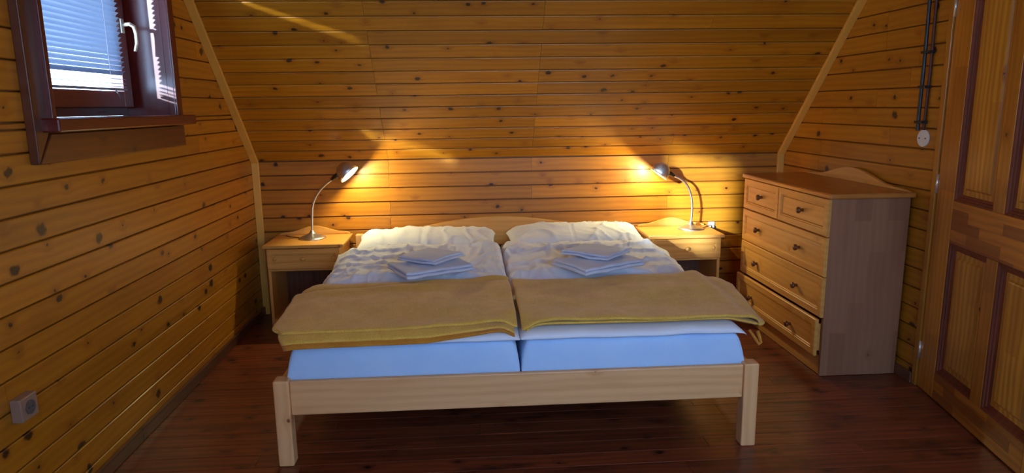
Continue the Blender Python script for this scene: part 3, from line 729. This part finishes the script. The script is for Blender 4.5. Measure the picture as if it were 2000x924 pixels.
MB().prism([(cy(3.70 + a), b) for a, b in g], lambda a, b, q: (q, a, b), cx(2.158), cx(2.176)).obj('back_gallery', 'pineYz', ch, bevel=.003)
def cdr(y0, y1, z0, z1, ks, out=0.0):
    f0 = 1.777 - out
    d = front(ch, 'drawer', 'pineYz', lambda a, b, c: (cx(f0 - c), cy(-a), b), -y1, -y0, z0, z1, .034, .018, .008)
    for k in ks: knob('knob', d, (cx(f0 - .0105), cy(k[0]), k[1]), (-1, 0, 0), 1.15)
    if out:
        for y in (y0 + .02, y1 - .03): MB().box(cx(f0 + .001), cx(f0 + .3), cy(y), cy(y + .012), z0 + .02, z1 - .03).obj('drawer_side', 'pineY', d)
cdr(3.733, 4.211, .7295, .916, [(3.965, .825)]); cdr(3.190, 3.728, .7295, .916, [(3.455, .825)])
for z0, z1, kz, out in ((.525, .7225, .622, 0), (.313, .519, .412, 0), (.112, .305, .195, .022)):
    cdr(3.190, 4.211, z0, z1, [(3.978, kz), (3.463, kz)], out)

# ------------------------------------------------------------------ table lamps
def bez(p, n=10):
    """Catmull-Rom through the points"""
    p = [Vector(q) for q in p]; out = []
    for i in range(len(p) - 1):
        a, b, c, d = p[max(i - 1, 0)], p[i], p[i + 1], p[min(i + 2, len(p) - 1)]
        for k in range(n):
            t = k / n; out.append(.5 * ((2 * b) + (c - a) * t + (2 * a - 5 * b + 4 * c - d) * t * t + (3 * b - a - 3 * c + d) * t ** 3))
    return out + [p[-1]]
def lamp(loc, path, head, axis, watts, label, cord, size=1.0):
    t = empty('table_lamp', loc); tag(t, label, 'lamp', 'gooseneck table lamps')
    MB().lathe([(0, 0), (.086, 0), (.088, .003), (.086, .007), (.070, .014), (.050, .022), (.030, .030), (.017, .038), (.0125, .048), (.011, .052), (0, .053)], (0, 0, 0), (0, 0, 1), 40).obj('base', 'steel', t, smooth=True)
    MB().tube(bez(path), .0075, 12).obj('gooseneck', 'steel', t, smooth=True)
    ax = Vector(axis).normalized(); h = Vector(head)
    e = Vector(path[-1]); nd = (h - e).normalized(); q = e - nd * .012; L = (h - q).length
    MB().lathe([(0, 0), (.009, 0), (.0125, .004), (.0135, .020), (.0165, .026), (.0165, L * .72), (0, L * .72)], q, nd, 24).obj('socket_cap', 'steeldark', t, smooth=True)
    k = size
    sh = MB().lathe([(.002, -.040 * k), (.018 * k, -.037 * k), (.034 * k, -.029 * k), (.047 * k, -.015 * k), (.056 * k, .003 * k), (.0605 * k, .022 * k), (.062 * k, .040 * k), (.0605 * k, .040 * k), (.059 * k, .022 * k), (.0545 * k, .004 * k), (.0455 * k, -.013 * k), (.033 * k, -.027 * k), (.018 * k, -.034 * k), (.002, -.037 * k)], h, ax, 40).obj('lamp_shade', 'steel', t, smooth=True)
    bu = MB().lathe([(.010, -.026), (.013, -.016), (.020, -.004), (.0235, .010), (.0215, .022), (.014, .030), (0, .033)], h, ax, 24).obj('bulb', 'bulb', t, smooth=True)
    li = bpy.data.lights.new('lamp_light', 'POINT'); li.energy = watts; li.color = (1.0, .91, .46); li.shadow_soft_size = .012
    lo = bpy.data.objects.new('lamp_light', li); C.objects.link(lo); lo.parent = t; lo.location = h + ax * .046
    MB().tube(bez(cord, 6), .0028, 8).obj('power_cord', 'cord', t, smooth=True)
    return t
zt = .5535
lamp((-1.022, 4.44, zt), [(0, 0, .05), (.006, 0, .14), (.016, 0, .22), (.050, -.004, .290), (.100, -.010, .345), (.158, -.018, .388)], (.238, -.030, .447), (.66, -.16, -.68), 8.5,
     'lit steel gooseneck lamp on the nightstand in the corner by the window wall', [(-.085, .01, .004), (-.12, .02, .006), (-.16, .05, .005), (-.185, .08, .005), (-.195, .11, .004)], 1.15)
lamp((1.497, 4.44, zt), [(0, 0, .05), (.004, 0, .13), (-.003, 0, .21), (-.030, -.004, .285), (-.075, -.010, .335), (-.140, -.016, .368)], (-.216, -.028, .411), (-.59, .02, -.80), 8.5,
     'lit steel gooseneck lamp casting a hard shadow, on the nightstand beside the chest', [(.086, .01, .004), (.11, .03, .006), (.135, .06, .004), (.160, .095, .004), (.180, .115, .003), (.190, .125, -.02), (.196, .13, -.12), (.21, .135, -.25), (.22, .14, -.40)], 1.05)

# ------------------------------------------------------------------ fittings
p = empty('wall_plug', (1.70, YB - .001, .535)); tag(p, 'small white plug at the wall behind the corner of the sunlit nightstand', 'plug')
MB().box(-.022, .022, -.014, 0, -.035, .035).obj('plate', 'white', p, bevel=.004); MB().lathe([(0, 0), (.016, 0), (.014, .02), (0, .022)], (0, -.014, 0), (0, -1, 0), 18).obj('plug_body', 'white', p, smooth=True)
s = empty('wall_socket', (XL + .0005, 2.094, .476)); tag(s, 'cream surface-mounted power socket low on the plank wall below the window', 'socket')
MB().box(0, .034, -.041, .041, -.038, .038).obj('housing', 'cream', s, bevel=.004)
MB().lathe([(0, .0365), (.019, .0365), (.0195, .0375), (.0225, .038), (.0225, .0342), (0, .0342)], (0, 0, 0), (1, 0, 0), 24).obj('recess', 'greyp', s, smooth=False)
for q in (-.009, .009): MB().lathe([(0, .0366), (.0026, .0366), (.0026, .0372), (0, .0372)], (0, q, 0), (1, 0, 0), 10).obj('contact_hole', 'cableblack', s)
d = empty('cover_plate', (XR - .0005, 3.163, 1.208)); tag(d, 'round white cover plate at the lower end of the black cable', 'cover plate')
MB().lathe([(0, 0), (.041, 0), (.041, .006), (.038, .0085), (0, .009)], (0, 0, 0), (-1, 0, 0), 36).obj('disc', 'white', d)
for q in (-.022, .022): MB().lathe([(0, .0088), (.004, .0088), (.0035, .0105), (0, .0108)], (0, q, 0), (-1, 0, 0), 12).obj('screw', 'steeldark', d, smooth=True)
c = empty('wall_cable', (XR - .0005, 3.17, 1.25)); tag(c, 'thick black cable running down the plank wall to the round white plate', 'cable')
MB().tube(bez([(-.024, .010, -.005), (-.024, .012, .05), (-.024, .010, .3), (-.024, .014, .6), (-.024, .016, .9), (-.024, .016, 1.19)], 8), .0085, 10).obj('conduit', 'cableblack', c, smooth=True)
MB().tube(bez([(-.010, -.010, -.002), (-.009, -.012, .05), (-.009, -.016, .3), (-.009, -.012, .6), (-.009, -.010, 1.19)], 8), .0065, 10).obj('cable_shadow', 'cableshadow', c, smooth=True)  # brown tube standing in for the shadow of the black conduit
for z in (.035, .20, .36, .62, .9): MB().box(-.036, 0, -.024, .026, z - .006, z + .006).obj('clip', 'cableblack', c, bevel=.002)
